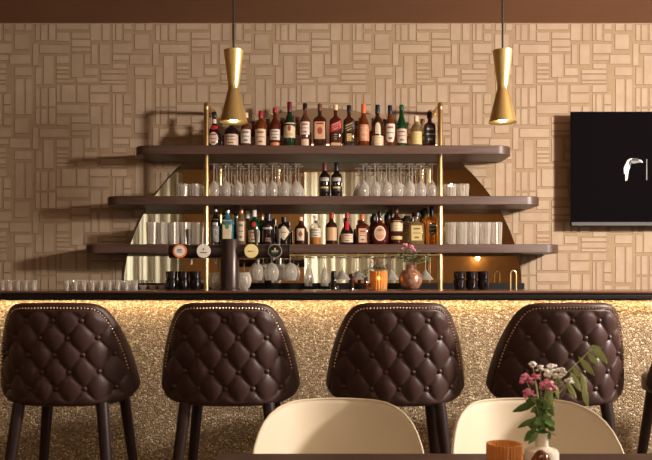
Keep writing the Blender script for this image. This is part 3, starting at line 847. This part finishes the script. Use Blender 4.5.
# black espresso cups
def cup():
    t = thing('espresso_cup', '', 'cup', group='stacked black espresso cups')
    P = [(.022, 0), (.026, .004), (.0305, .02), (.0318, .048), (.032, .052), (.0305, .052), (.029, .042), (.022, .008), (.001, .006)]
    MB().lathe(P, 22).build('cup_body', 'espresso', t)
    MB().tube([(.024+.014*math.sin(PI*i/8), 0, .012+.032*i/8) for i in range(9)], .0035, 8).build('handle', 'espresso', t)
    return t


cp = cup(); first_cup = [True]


def cups(xs, side):
    for i, px in enumerate(xs):
        for k in range(2):
            Z = 4.22
            loc = ((px-326)*Z/F, CY+Z, 1.1202+k*.047)
            lb = f'{"bottom" if k == 0 else "top"} black cup of the {["left", "middle", "right"][i]} stack {side}'
            rz = [-1.9, -1.5, -1.2][i]-.25*k
            if first_cup[0]:
                cp.location = loc; cp.rotation_euler = (0, 0, rz); cp['label'] = lb; first_cup[0] = False
            else: dup(cp, None, loc, rz, lb)


cups([171.5, 183.4, 195.3], 'left of the beer tap')
cups([459.5, 471.4, 483.2], 'on the right of the bar top')

# ================================================================== BEER TAP
TZ = 4.2; k = TZ/F
bt = thing('beer_tap', 'dark T-shaped beer tap with four round badges standing on the bar', 'beer tap', ((229.7-326)*k, CY+TZ, 1.1202))
zc = CH-(251.3-280)*k-1.1202
MB().lathe([(.058, 0), (.058, .006), (.0515, .010), (.0515, zc+.062), (.049, zc+.066)], 32).build('column', 'tapm', bt)
MB().tube([((170.3-229.7)*k, 0, zc), ((289-229.7)*k, 0, zc)], .037, 28).build('cross_tube', 'tapm', bt)
for sx in (170.3, 289):
    MB().tube([((sx-229.7)*k-.003, 0, zc), ((sx-229.7)*k+.003, 0, zc)], .0385, 28).build('end_cap', 'black', bt)
for hx in (188, 212.7, 256.3, 278.7):
    x = (hx-229.7)*k
    hd = MB().tube([(x, .012, zc+.034), (x, .010, zc+.055), (x, .006, zc+.10), (x, .002, zc+.122)], [.0075, .009, .0145, .0135], 14).build('tap_handle', 'gun', bt)
    MB().lathe([(.011, 0), (.011, .01)], 14, (x, .012, zc+.030)).build('handle_collar', 'chrome', hd)
    MB().tube([(x, .02, zc), (x, .075, zc), (x, .095, zc-.02), (x, .095, zc-.07)], .009, 10).build('spout', 'chrome', bt)
cm('badge_orange', (.85, .22, .06), .35); cm('badge_white', (.85, .80, .72), .35); cm('badge_cream', (.90, .74, .36), .35); cm('badge_blue', (.12, .22, .42)); cm('badge_gold', (.75, .60, .15))
M['badge_black'] = mat('badge_black', (.012, .011, .010), .3)
for bx, ring, face, marks, lb in ((181.3, 'badge_orange', 'badge_white', [('badge_blue', -.012, .012, .002, .010), ('badge_orange', -.008, .014, -.009, -.003), ('badge_blue', -.014, -.006, -.004, .0)], 'orange-ringed badge'),
                          (204.8, 'badge_white', 'badge_white', [('ink_green', -.002, .004, .004, .016), ('badge_gold', -.010, -.003, .006, .012), ('ink_dark', -.018, .018, -.011, -.006)], 'white badge'),
                          (252.0, 'badge_cream', 'badge_cream', [('ink_dark', -.018, .002, -.004, .001), ('ink_dark', .004, .016, -.003, .0)], 'cream yellow badge'),
                          (275.5, 'ink_light', 'badge_black', [('badge_gold', -.003, .004, .004, .016), ('ink_light', -.018, .018, -.004, .003), ('ink_green', -.015, .015, -.012, -.007)], 'black badge with thin white ring')):
    x = (bx-229.7)*k
    bd = MB().tube([(x, -.036, zc), (x, -.046, zc)], .0375, 32).build('badge', ring, bt); bd['label'] = lb
    fc = MB().tube([(x, -.0455, zc), (x, -.0472, zc)], .029 if ring == 'badge_orange' else .0345, 32).build('badge_face', face, bd)
    m = MB(); mats = []
    for j, (mm, x0, x1, z0, z1) in enumerate(marks):
        m.box(x+x0, x+x1, -.0485, -.0470, zc+z0, zc+z1, j); mats.append(mm)
    m.build('badge_print', mats, bd, smooth=False)

# kitchen style tap on the back counter
t = thing('water_tap', 'slim brass-toned gooseneck water tap at the right end of the back counter', 'tap', ((516-326)*5.42/F, -.28, .9502))
Hh = .26
MB().tube([(0, 0, 0), (0, 0, Hh)]+[(-.020+.020*math.cos(a*PI/8), 0, Hh+.030*math.sin(a*PI/8)) for a in range(1, 9)]+[(-.040, 0, Hh-.10)], .0075, 12).build('spout', 'brass', t)
MB().lathe([(.022, 0), (.022, .03), (.012, .035)], 18).build('base', 'chrome', t)
MB().tube([(.015, 0, .03), (.06, 0, .045)], .004, 8).build('lever', 'chrome', t)


# ================================================================== FLOWERS AND CANDLES
def leaf(mb, base, d, L, W, droop=.25, mi=0, face=False):
    base = Vector(base); d = Vector(d).normalized()
    side = d.cross(Vector((0, 0, 1)))
    if side.length < .1: side = Vector((1, 0, 0))
    side.normalize()
    side = (side+Vector((0, 0, R.uniform(-.5, .5)))).normalized()
    if face: side = d.cross(Vector((R.uniform(-.3, .3), 1, R.uniform(-.2, .5)))).normalized()
    nrm = side.cross(d).normalized()
    vs = []
    ts = (0, .2, .45, .7, .88, 1.0); ws = (.08, .6, 1, .8, .42, .02)
    for t_, w_ in zip(ts, ws):
        c = base+d*(L*t_)-Vector((0, 0, 1))*(droop*L*t_*t_)
        vs += [c-side*(W*w_/2)+nrm*(.08*W), c, c+side*(W*w_/2)+nrm*(.08*W)]
    th = nrm*(-.0006)
    n = len(vs)
    vs2 = vs+[v+th for v in vs]
    fs = []
    for j in range(5):
        for q in (0, 1):
            a = j*3+q
            fs.append((a, a+1, a+4, a+3)); fs.append((n+a+3, n+a+4, n+a+1, n+a))
        fs.append((j*3, j*3+3, n+j*3+3, n+j*3)); fs.append((j*3+2, n+j*3+2, n+j*3+5, j*3+5))
    mb.add(vs2, fs, mi)


def blossom(c, r, n, mat_, parent, petal_r=.34):
    m = MB()
    for i in range(n):
        a = R.uniform(0, 2*PI); e = R.uniform(-.3, 1.4)
        rr = r*R.uniform(.55, 1)
        q = Vector(c)+Vector((math.cos(a)*math.cos(e), math.sin(a)*math.cos(e), math.sin(e)))*rr
        m.sphere(q, r*petal_r*R.uniform(.8, 1.2), 6, 4, .7)
    return m.build('blossom', mat_, parent)


# round bronze vase with flowers on the bar
VZ = 4.25; kv = VZ/F
vx = (410.5-326)*kv
vs_ = thing('round_vase', 'round mottled bronze vase standing on the bar', 'vase', (vx, CY+VZ, 1.1202))
P = [(.030, 0), (.046, .008), (.060, .030), (.0655, .055), (.060, .082), (.044, .102), (.026, .113), (.021, .120), (.023, .131), (.027, .136), (.024, .136), (.018, .124), (.018, .11)]
MB().lathe(P, 32).build('vase_body', 'copper', vs_)
fb_ = thing('flower_bunch', 'bunch of pink flowers and greens in the round bronze vase', 'flowers', (vx, CY+VZ, 1.1202+.13))
stems = MB(); lv = MB()
tips = []
for (tx, tzp) in ((405.5, 246), (410.5, 248.5), (413, 251), (402, 250), (398, 254), (424, 257), (428, 253), (430, 260), (418, 250), (395, 258), (432, 257), (407, 255)):
    e = Vector(((tx-410.5)*kv, R.uniform(-.04, .04), (290-tzp)*kv-.135-.0))
    mid = e*.5+Vector((0, 0, .01))
    stems.tube([(0, 0, -.04), mid*.6+Vector((0, 0, -.005)), e], .0012, 5)
    for q in range(7):
        f = R.uniform(.35, 1.0)
        a = R.uniform(0, 2*PI)
        leaf(lv, e*f, (math.cos(a), math.sin(a)*.7, R.uniform(-.2, .7)), R.uniform(.022, .04), R.uniform(.010, .016))
    tips.append(e)
stems.build('stems', 'leafd', fb_)
lv.build('leaves', 'leafd', fb_)
for e in tips[:3]: blossom(e+Vector((0, -.01, .006)), .016, 16, 'pink', fb_)
blossom(tips[3]+Vector((0, -.01, .004)), .010, 10, 'pink', fb_)


def candle(name, X, Y, z, r, h, lab, seg=40, lit=True):
    t = thing(name, lab, 'candle holder', (X, Y, z))
    MB().lathe([(r*.90, 0), (r*.93, .003), (r, h*.5), (r*1.0, h), (r-.004, h), (r*.86, .010), (.001, .010)], seg, rib=.03).build('ribbed_glass', 'amberglass', t, smooth=False)
    wx = MB().lathe([(r*.55, .0115), (r*.55, h*.30)], 20).build('candle', 'wax', t)
    if not lit: return t
    MB().lathe([(.0008, h*.30), (.005, h*.30+.006), (.004, h*.30+.012), (.0006, h*.30+.024)], 10).build('flame', 'flame', wx)
    l = bpy.data.lights.new('candle_light', 'POINT'); l.energy = .12; l.color = (1, .55, .2); l.shadow_soft_size = .01
    lo = bpy.data.objects.new('candle_light', l); C.objects.link(lo); lo.location = (0, 0, h*.30+.03); lo.parent = t
    return t


candle('candle_glass', (378.7-326)*4.25/F, CY+4.25, 1.1202, .0475, .102, 'amber ribbed candle glass burning on the bar beside the round vase')
# small plant behind candle glass
px_ = (365.5-326)*4.6/F
pv = thing('bud_vase', 'small dark red vase with a dry green sprig behind the amber candle glass', 'vase', ((366-326)*5.15/F, CY+5.15, .9502))
MB().lathe([(.03, 0), (.034, .01), (.034, .13), (.026, .17), (.014, .20), (.014, .235), (.018, .24)], 20).build('vase_body', 'bottle_red', pv)
m = MB()
for i in range(34):
    a = R.uniform(0, 2*PI); q = Vector((R.uniform(-.05, .06), R.uniform(-.03, .03), .245+R.uniform(0, .055)))
    leaf(m, q, (math.cos(a), math.sin(a), R.uniform(-.2, .8)), R.uniform(.018, .03), .010)
for i in range(6): m.tube([(0, 0, .18), (R.uniform(-.05, .05), R.uniform(-.02, .02), .29)], .001, 4)
m.build('sprig', 'leafd', pv)


# ================================================================== BAR STOOLS
ZT = [(0, 1.083), (.12, 1.081), (.15, 1.075), (.172, 1.062), (.19, 1.040), (.205, 1.012), (.22, .975), (.235, .930), (.25, .870), (.26, .815), (.266, .775), (.27, .735)]
ZBt = [(0, .660), (.15, .662), (.21, .670), (.245, .686), (.262, .710), (.27, .733)]


def interp(T, x):
    x = abs(x)
    for (a, b0), (c, d) in zip(T, T[1:]):
        if x <= c: return b0+(d-b0)*(x-a)/(c-a)
    return T[-1][1]


def sy_(x, z):
    """smooth depth of the back shell (towards the bar at the wings, leaning to the room at the top)"""
    return .17*(abs(x)/.27)**2.8-.06*(z-.67)/.41


DX, DZ, Z0 = .1, .0690, 1.010


def make_stool():
    t = thing('bar_stool', '', 'bar stool')
    NX, NZ = 132, 104
    outer = []; inner = []
    for i in range(NX+1):
        x = .27*math.sin((i/NX*2-1)*PI/2*.995)
        zt, zb_ = interp(ZT, x), interp(ZBt, x)
        for j in range(NZ+1):
            z = zb_+(zt-zb_)*j/NZ
            # distance to the outline
            slope = (interp(ZT, abs(x)+.004)-interp(ZT, max(abs(x)-.004, 0)))/.008 if abs(x) < .264 else -7
            dt = (zt-z)/math.sqrt(1+slope*slope)
            db = (z-zb_)
            d = min(dt, db, (.272-abs(x))*1.6)
            msk = max(0, min(1, (min(dt-.026, db-.012+.0, (.268-abs(x))*1.3))/.028)); msk = msk*msk*(3-2*msk)
            a = x/DX+(z-Z0)/(2*DZ); b0 = x/DX-(z-Z0)/(2*DZ)
            sa, sb = abs(math.sin(PI*a)), abs(math.sin(PI*b0))
            puff = (sa*sb)**.42
            # deep pull at the buttons
            fa, fb2 = a-round(a), b0-round(b0)
            dx_, dz_ = (fa+fb2)/2*DX, (fa-fb2)*DZ
            rr = math.sqrt(dx_*dx_+dz_*dz_)
            pull = math.exp(-(rr/.014)**2)
            tuft = .017*puff-.006*pull
            roll = 0
            if d < .022: roll = .022*(1-math.sqrt(max(0, 1-(1-d/.022)**2)))
            groove = .004*math.exp(-((dt-.024)/.0035)**2)
            y = sy_(x, z)-(tuft*msk+.010*(1-msk))+roll+groove
            outer.append((x, y, z))
            inner.append((x*.985, sy_(x, z)+.030-(0 if d > .02 else .010*(1-d/.02)), z))
    n = NZ+1; m = MB(); fs = []
    o = len(outer)
    for i in range(NX):
        for j in range(NZ):
            a = i*n+j
            fs.append((a, a+n, a+n+1, a+1)); fs.append((o+a, o+a+1, o+a+n+1, o+a+n))
    for i in range(NX):
        fs.append((i*n, o+i*n, o+(i+1)*n, (i+1)*n)); fs.append((i*n+NZ, (i+1)*n+NZ, o+(i+1)*n+NZ, o+i*n+NZ))
    for j in range(NZ):
        fs.append((j, j+1, o+j+1, o+j)); a = NX*n+j; fs.append((a, o+a, o+a+1, a+1))
    m.add(outer+inner, fs)
    bk = m.build('tufted_backrest', 'leather', t, ang=80)
    rows = [(0, (-1, 0, 1)), (1, (-1.5, -.5, .5, 1.5)), (2, (-2, -1, 0, 1, 2)), (3, (-1.5, -.5, .5, 1.5)), (4, (-2, -1, 0, 1, 2))]
    for r_, cs in rows:
        for c in cs:
            x, z = c*DX, Z0-r_*DZ
            y = sy_(x, z)
            MB().lathe([(.0005, -.004), (.007, -.003), (.0115, 0), (.010, .003), (.004, .004)], 14).build('button', 'leatherb', bk) if 0 else MB().sphere((x, y+.003, z), .0115, 12, 8, 1.0).build('button', 'leatherb', bk)
    # nailhead line, inset from the top outline
    m = MB(); path = []
    N_ = 400
    for i in range(N_+1):
        x = -.262+.524*i/N_
        s_ = (interp(ZT, abs(x)+.003)-interp(ZT, abs(x)-.003 if abs(x) > .003 else 0))/.006 if abs(x) < .262 else -6
        s_ = s_ if x > 0 else -s_
        nn = Vector((s_, -1)).normalized()
        q = Vector((x, interp(ZT, x)))+nn*.021
        path.append(q)
    acc = 0; last = path[0]
    pts = []
    for q in path:
        acc += (q-last).length; last = q
        if acc >= .0108: acc = 0; pts.append(q)
    for q in pts:
        if q.y < .745: continue
        m.sphere((q.x, sy_(q.x, q.y)-.0095, q.y), .0037, 8, 5)
    m.build('nailhead_trim', 'nail', bk)
    # seat pad
    sp = [(.235*math.copysign(abs(math.cos(a))**.7, math.cos(a)), .215+.20*math.copysign(abs(math.sin(a))**.7, math.sin(a))) for a in [2*PI*i/40 for i in range(40)]]
    MB().prism_z(sp, .685, .765).build('seat', 'leather', t, bevel=.02)
    MB().prism_z([(x*.8, .21+(y-.21)*.8) for x, y in sp], .655, .690).build('seat_base', 'woodleg', t)
    for sx in (-1, 1):
        for (y0, y1) in ((.04, -.045), (.37, .44)):
            MB().tube([(sx*.155, y0, .672), (sx*.185, y0+(y1-y0)*.45, .37), (sx*.212, y1, 0)], [.0235, .020, .013], 14).build('leg', 'woodleg', t)
    q = .192
    MB().tube([(-q, -.02, .27), (q, -.02, .27)], .009, 10).build('footrest', 'brass', t)
    MB().tube([(-q, .415, .27), (q, .415, .27)], .009, 10).build('footrest', 'brass', t)
    for sx in (-1, 1): MB().tube([(sx*q, -.02, .27), (sx*q, .415, .27)], .009, 10).build('footrest', 'brass', t)
    return t


st = make_stool(); st.scale = (1.09, 1, 1)
SZ = 3.07
spots = [(55.5, 0.0, 'dark brown tufted bar stool at the left edge of the picture, under the small glasses'),
         (225, 0.0, 'dark brown tufted bar stool below the beer tap, partly behind the left cream chair'),
         (399.5, 0.0, 'dark brown tufted bar stool below the round flower vase, between the cream chairs'),
         (570, 0.03, 'dark brown tufted bar stool behind the table flowers and right cream chair'),
         (739, 0.05, 'dark brown tufted bar stool cut off by the right edge of the picture')]
for i, (px, rz, lb) in enumerate(spots):
    loc = ((px-326)*SZ/F, CY+SZ+.02, 0)
    if i == 0:
        st.location = loc; st.rotation_euler = (0, 0, rz); st['label'] = lb; st['group'] = 'tufted bar stools along the bar'
    else: dup(st, None, loc, rz, lb)


# ================================================================== CREAM CHAIRS
CT = [(0, .797), (.12, .796), (.155, .793), (.185, .784), (.21, .769), (.228, .749), (.24, .725), (.25, .692), (.257, .650), (.262, .60), (.265, .54)]


def make_chair():
    t = thing('upholstered_chair', '', 'chair')
    NX, NZ = 80, 40
    fr = []; bk = []
    dep = lambda x, z: -.20*(abs(x)/.265)**2.4-.14*(.80-z)/.36
    for i in range(NX+1):
        x = .265*math.sin((i/NX*2-1)*PI/2)
        zt = interp(CT, x); zb_ = .44
        sl = (interp(CT, abs(x)+.003)-interp(CT, max(abs(x)-.003, 0)))/.006 if abs(x) < .26 else -8
        for j in range(NZ+1):
            z = zb_+(zt-zb_)*(1-(1-j/NZ)**1.5)
            d = min((zt-z)/math.sqrt(1+sl*sl), (.267-abs(x))*1.4)
            ro = .012*(1-math.sqrt(max(0, 1-(1-d/.014)**2))) if d < .014 else 0
            y = dep(x, z)
            fr.append((x, y+ro, z)); bk.append((x*1.02, y+.034-ro, z))
    n = NZ+1; o = len(fr); fs = []
    for i in range(NX):
        for j in range(NZ):
            a = i*n+j
            fs.append((a, a+n, a+n+1, a+1)); fs.append((o+a, o+a+1, o+a+n+1, o+a+n))
    for i in range(NX):
        fs.append((i*n, o+i*n, o+(i+1)*n, (i+1)*n)); fs.append((i*n+NZ, (i+1)*n+NZ, o+(i+1)*n+NZ, o+i*n+NZ))
    for j in range(NZ):
        fs.append((j, j+1, o+j+1, o+j)); a = NX*n+j; fs.append((a, o+a, o+a+1, a+1))
    m = MB().add(fr+bk, fs); shell = m.build('backrest', 'cream', t, ang=80)
    # piping around the rim
    path = []
    for i in range(121):
        x = .262*math.sin((i/120*2-1)*PI/2)
        z = interp(CT, x)-.0005
        path.append((x*1.004, dep(x, z)+.006, z))
    MB().tube(path, .0042, 8).build('piping', 'cream', shell)
    sp = [(.235*math.copysign(abs(math.cos(a))**.7, math.cos(a)), -.30+.225*math.copysign(abs(math.sin(a))**.7, math.sin(a))) for a in [2*PI*i/40 for i in range(40)]]
    MB().prism_z(sp, .40, .475).build('seat', 'cream', t, bevel=.02)
    for sx in (-1, 1):
        for y0, y1 in ((-.14, -.06), (-.42, -.48)):
            MB().tube([(sx*.15, y0, .405), (sx*.21, y1, 0)], [.016, .010], 12).build('leg', 'woodleg', t)
    return t


ch = make_chair(); ch.scale = (.955, 1, 1)
CZ = 2.42
ch.location = ((337.5-326)*2.33/F, CY+CZ, -.0); ch['label'] = 'cream upholstered tub chair left of the table flowers, below the middle stool'; ch['group'] = 'cream chairs at the table'
dup(ch, None, ((538-326)*2.2/F, CY+CZ, 0), 0, 'cream upholstered tub chair directly behind the table flowers')

# ================================================================== TABLE
tz = .75
ye = CY+.422*F/173.5; xl = (219-326)*1.87/F
tb = thing('dining_table', 'dark wood table top edge in the foreground under the flowers', 'table', (.55, -4.3, 0))
r = .03
x0, x1, y0, y1 = xl-.55, 1.5-.55, -4.75+4.3, ye+4.3
pts = [(x0, y0), (x1, y0), (x1, y1), (x0+r, y1)]+[(x0+r-r*math.sin(a*PI/12), y1-r+r*math.cos(a*PI/12)) for a in range(1, 6)]+[(x0, y1-r)]
MB().prism_z(pts, tz-.03, tz).build('tabletop', 'table', tb, bevel=.002)
xm = (x0+x1)/2; ym = (y0+y1)/2
MB().lathe([(.035, .03), (.035, .72)], 24, (xm, ym, 0)).build('pedestal', 'black', tb)
MB().lathe([(.24, 0), (.24, .01), (.04, .03)], 32, (xm, ym, 0)).build('base', 'black', tb)

candle('candle_glass', (504.5-326)*1.62/F, CY+1.62, .7502, .037, .077, 'amber ribbed glass on the table left of the flowers', 64, False)
# table vase
vz = 1.70; kt = vz/F
vX = (541.5-326)*kt
v = thing('bottle_vase', 'small white glazed bottle vase holding flowers on the table', 'vase', (vX, CY+vz, .7502))
sc_ = kt
P = [(13*sc_, 0), (16*sc_, .004), (17*sc_, .02), (17*sc_, .040), (15.5*sc_, .047), (9*sc_, .051), (6.6*sc_, .055), (6.2*sc_, .080), (6.6*sc_, .084), (5.2*sc_, .084), (4.5*sc_, .06)]
MB().lathe(P, 32).build('vase_body', 'ceramic', v)
v2 = thing('amber_bottle', 'tiny dark amber glass bottle in front of the white bottle vase', 'bottle', ((541-326)*1.63/F, CY+1.63, .7502))
MB().lathe([(.018, 0), (.021, .004), (.022, .028), (.020, .042), (.013, .054), (.006, .060), (.001, .0605)], 24).build('bottle_body', 'smokeamber', v2)
patch([(.0205, 0), (.022, .06)], 2.0, 1.0, lin(.012, .034, 3), lambda z: .008, .0008).build('label', 'paper_white', v2)

tf = thing('flower_bunch', 'pink and white blossoms with green leaves in the white bottle vase on the table', 'flowers', (vX, CY+vz, .7502+.07))


def fp(px, py, dy=0.0): return Vector(((px-543)*kt, dy, CH-(py-280)*kt-.7502-.07))


stems = MB()
heads = []
for (px, py, r_, c, dy) in ((528, 381, .016, 'pink', 0), (546.5, 386.5, .016, 'pink', -.02), (529.5, 395, .014, 'pink', -.01), (538, 379, .011, 'pink', .01),
                            (535.5, 366.5, .010, 'petal', .01), (542, 369.5, .009, 'petal', 0), (548, 374, .011, 'petal', -.01), (554.5, 370, .012, 'petal', .01),
                            (561, 373, .014, 'petal', 0), (569, 381, .010, 'petal', -.01), (557, 377, .010, 'petal', -.01)):
    e = fp(px, py, dy)
    blossom(e, r_, 22, c, tf, .34)
    stems.tube([(0, 0, -.05), fp(543, 425), fp(543+(px-543)*.45, 405+(py-400)*.3, dy*.5), e], .0012, 6)
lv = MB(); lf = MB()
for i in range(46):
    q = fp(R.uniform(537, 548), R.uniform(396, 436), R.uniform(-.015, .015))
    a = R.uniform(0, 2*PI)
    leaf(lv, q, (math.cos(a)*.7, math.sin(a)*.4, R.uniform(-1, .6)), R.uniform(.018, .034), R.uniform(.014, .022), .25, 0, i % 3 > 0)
for (a, b0, W_) in (((540, 402), (514, 412), .022), ((538, 418), (519, 428), .014), ((544, 398), (526, 405), .012)):
    leaf(lv, fp(*a), fp(*b0)-fp(*a), (fp(*b0)-fp(*a)).length, W_, 0, 0, True)
for (a, b0, W_) in (((548, 385), (556, 410), .012), ((553, 384), (551, 412), .012), ((557, 383), (560, 400), .010), ((567, 380), (578, 399), .014),
                    ((572, 372), (583, 392), .016), ((574, 366), (581, 378), .012), ((585, 384), (589, 407), .015), ((583, 372), (588, 394), .014),
                    ((580, 357), (596, 376), .016), ((594, 345), (609, 364), .018), ((589, 352), (600, 366), .013), ((590, 347), (603, 349), .012)):
    leaf(lf, fp(*a), fp(*b0)-fp(*a), (fp(*b0)-fp(*a)).length, W_*1.0, 0, 0, True)
stems.tube([fp(543, 425), fp(548, 400), fp(560, 380), fp(576, 366), fp(594, 348)], .0013, 6)
stems.tube([fp(544, 420), fp(552, 395), fp(572, 376), fp(584, 375)], .0012, 6)
for i in range(14):
    stems.tube([fp(546, 398), fp(R.uniform(548, 566), R.uniform(374, 384), R.uniform(-.01, .01))], .0008, 5)
stems.build('stems', 'leafl', tf)
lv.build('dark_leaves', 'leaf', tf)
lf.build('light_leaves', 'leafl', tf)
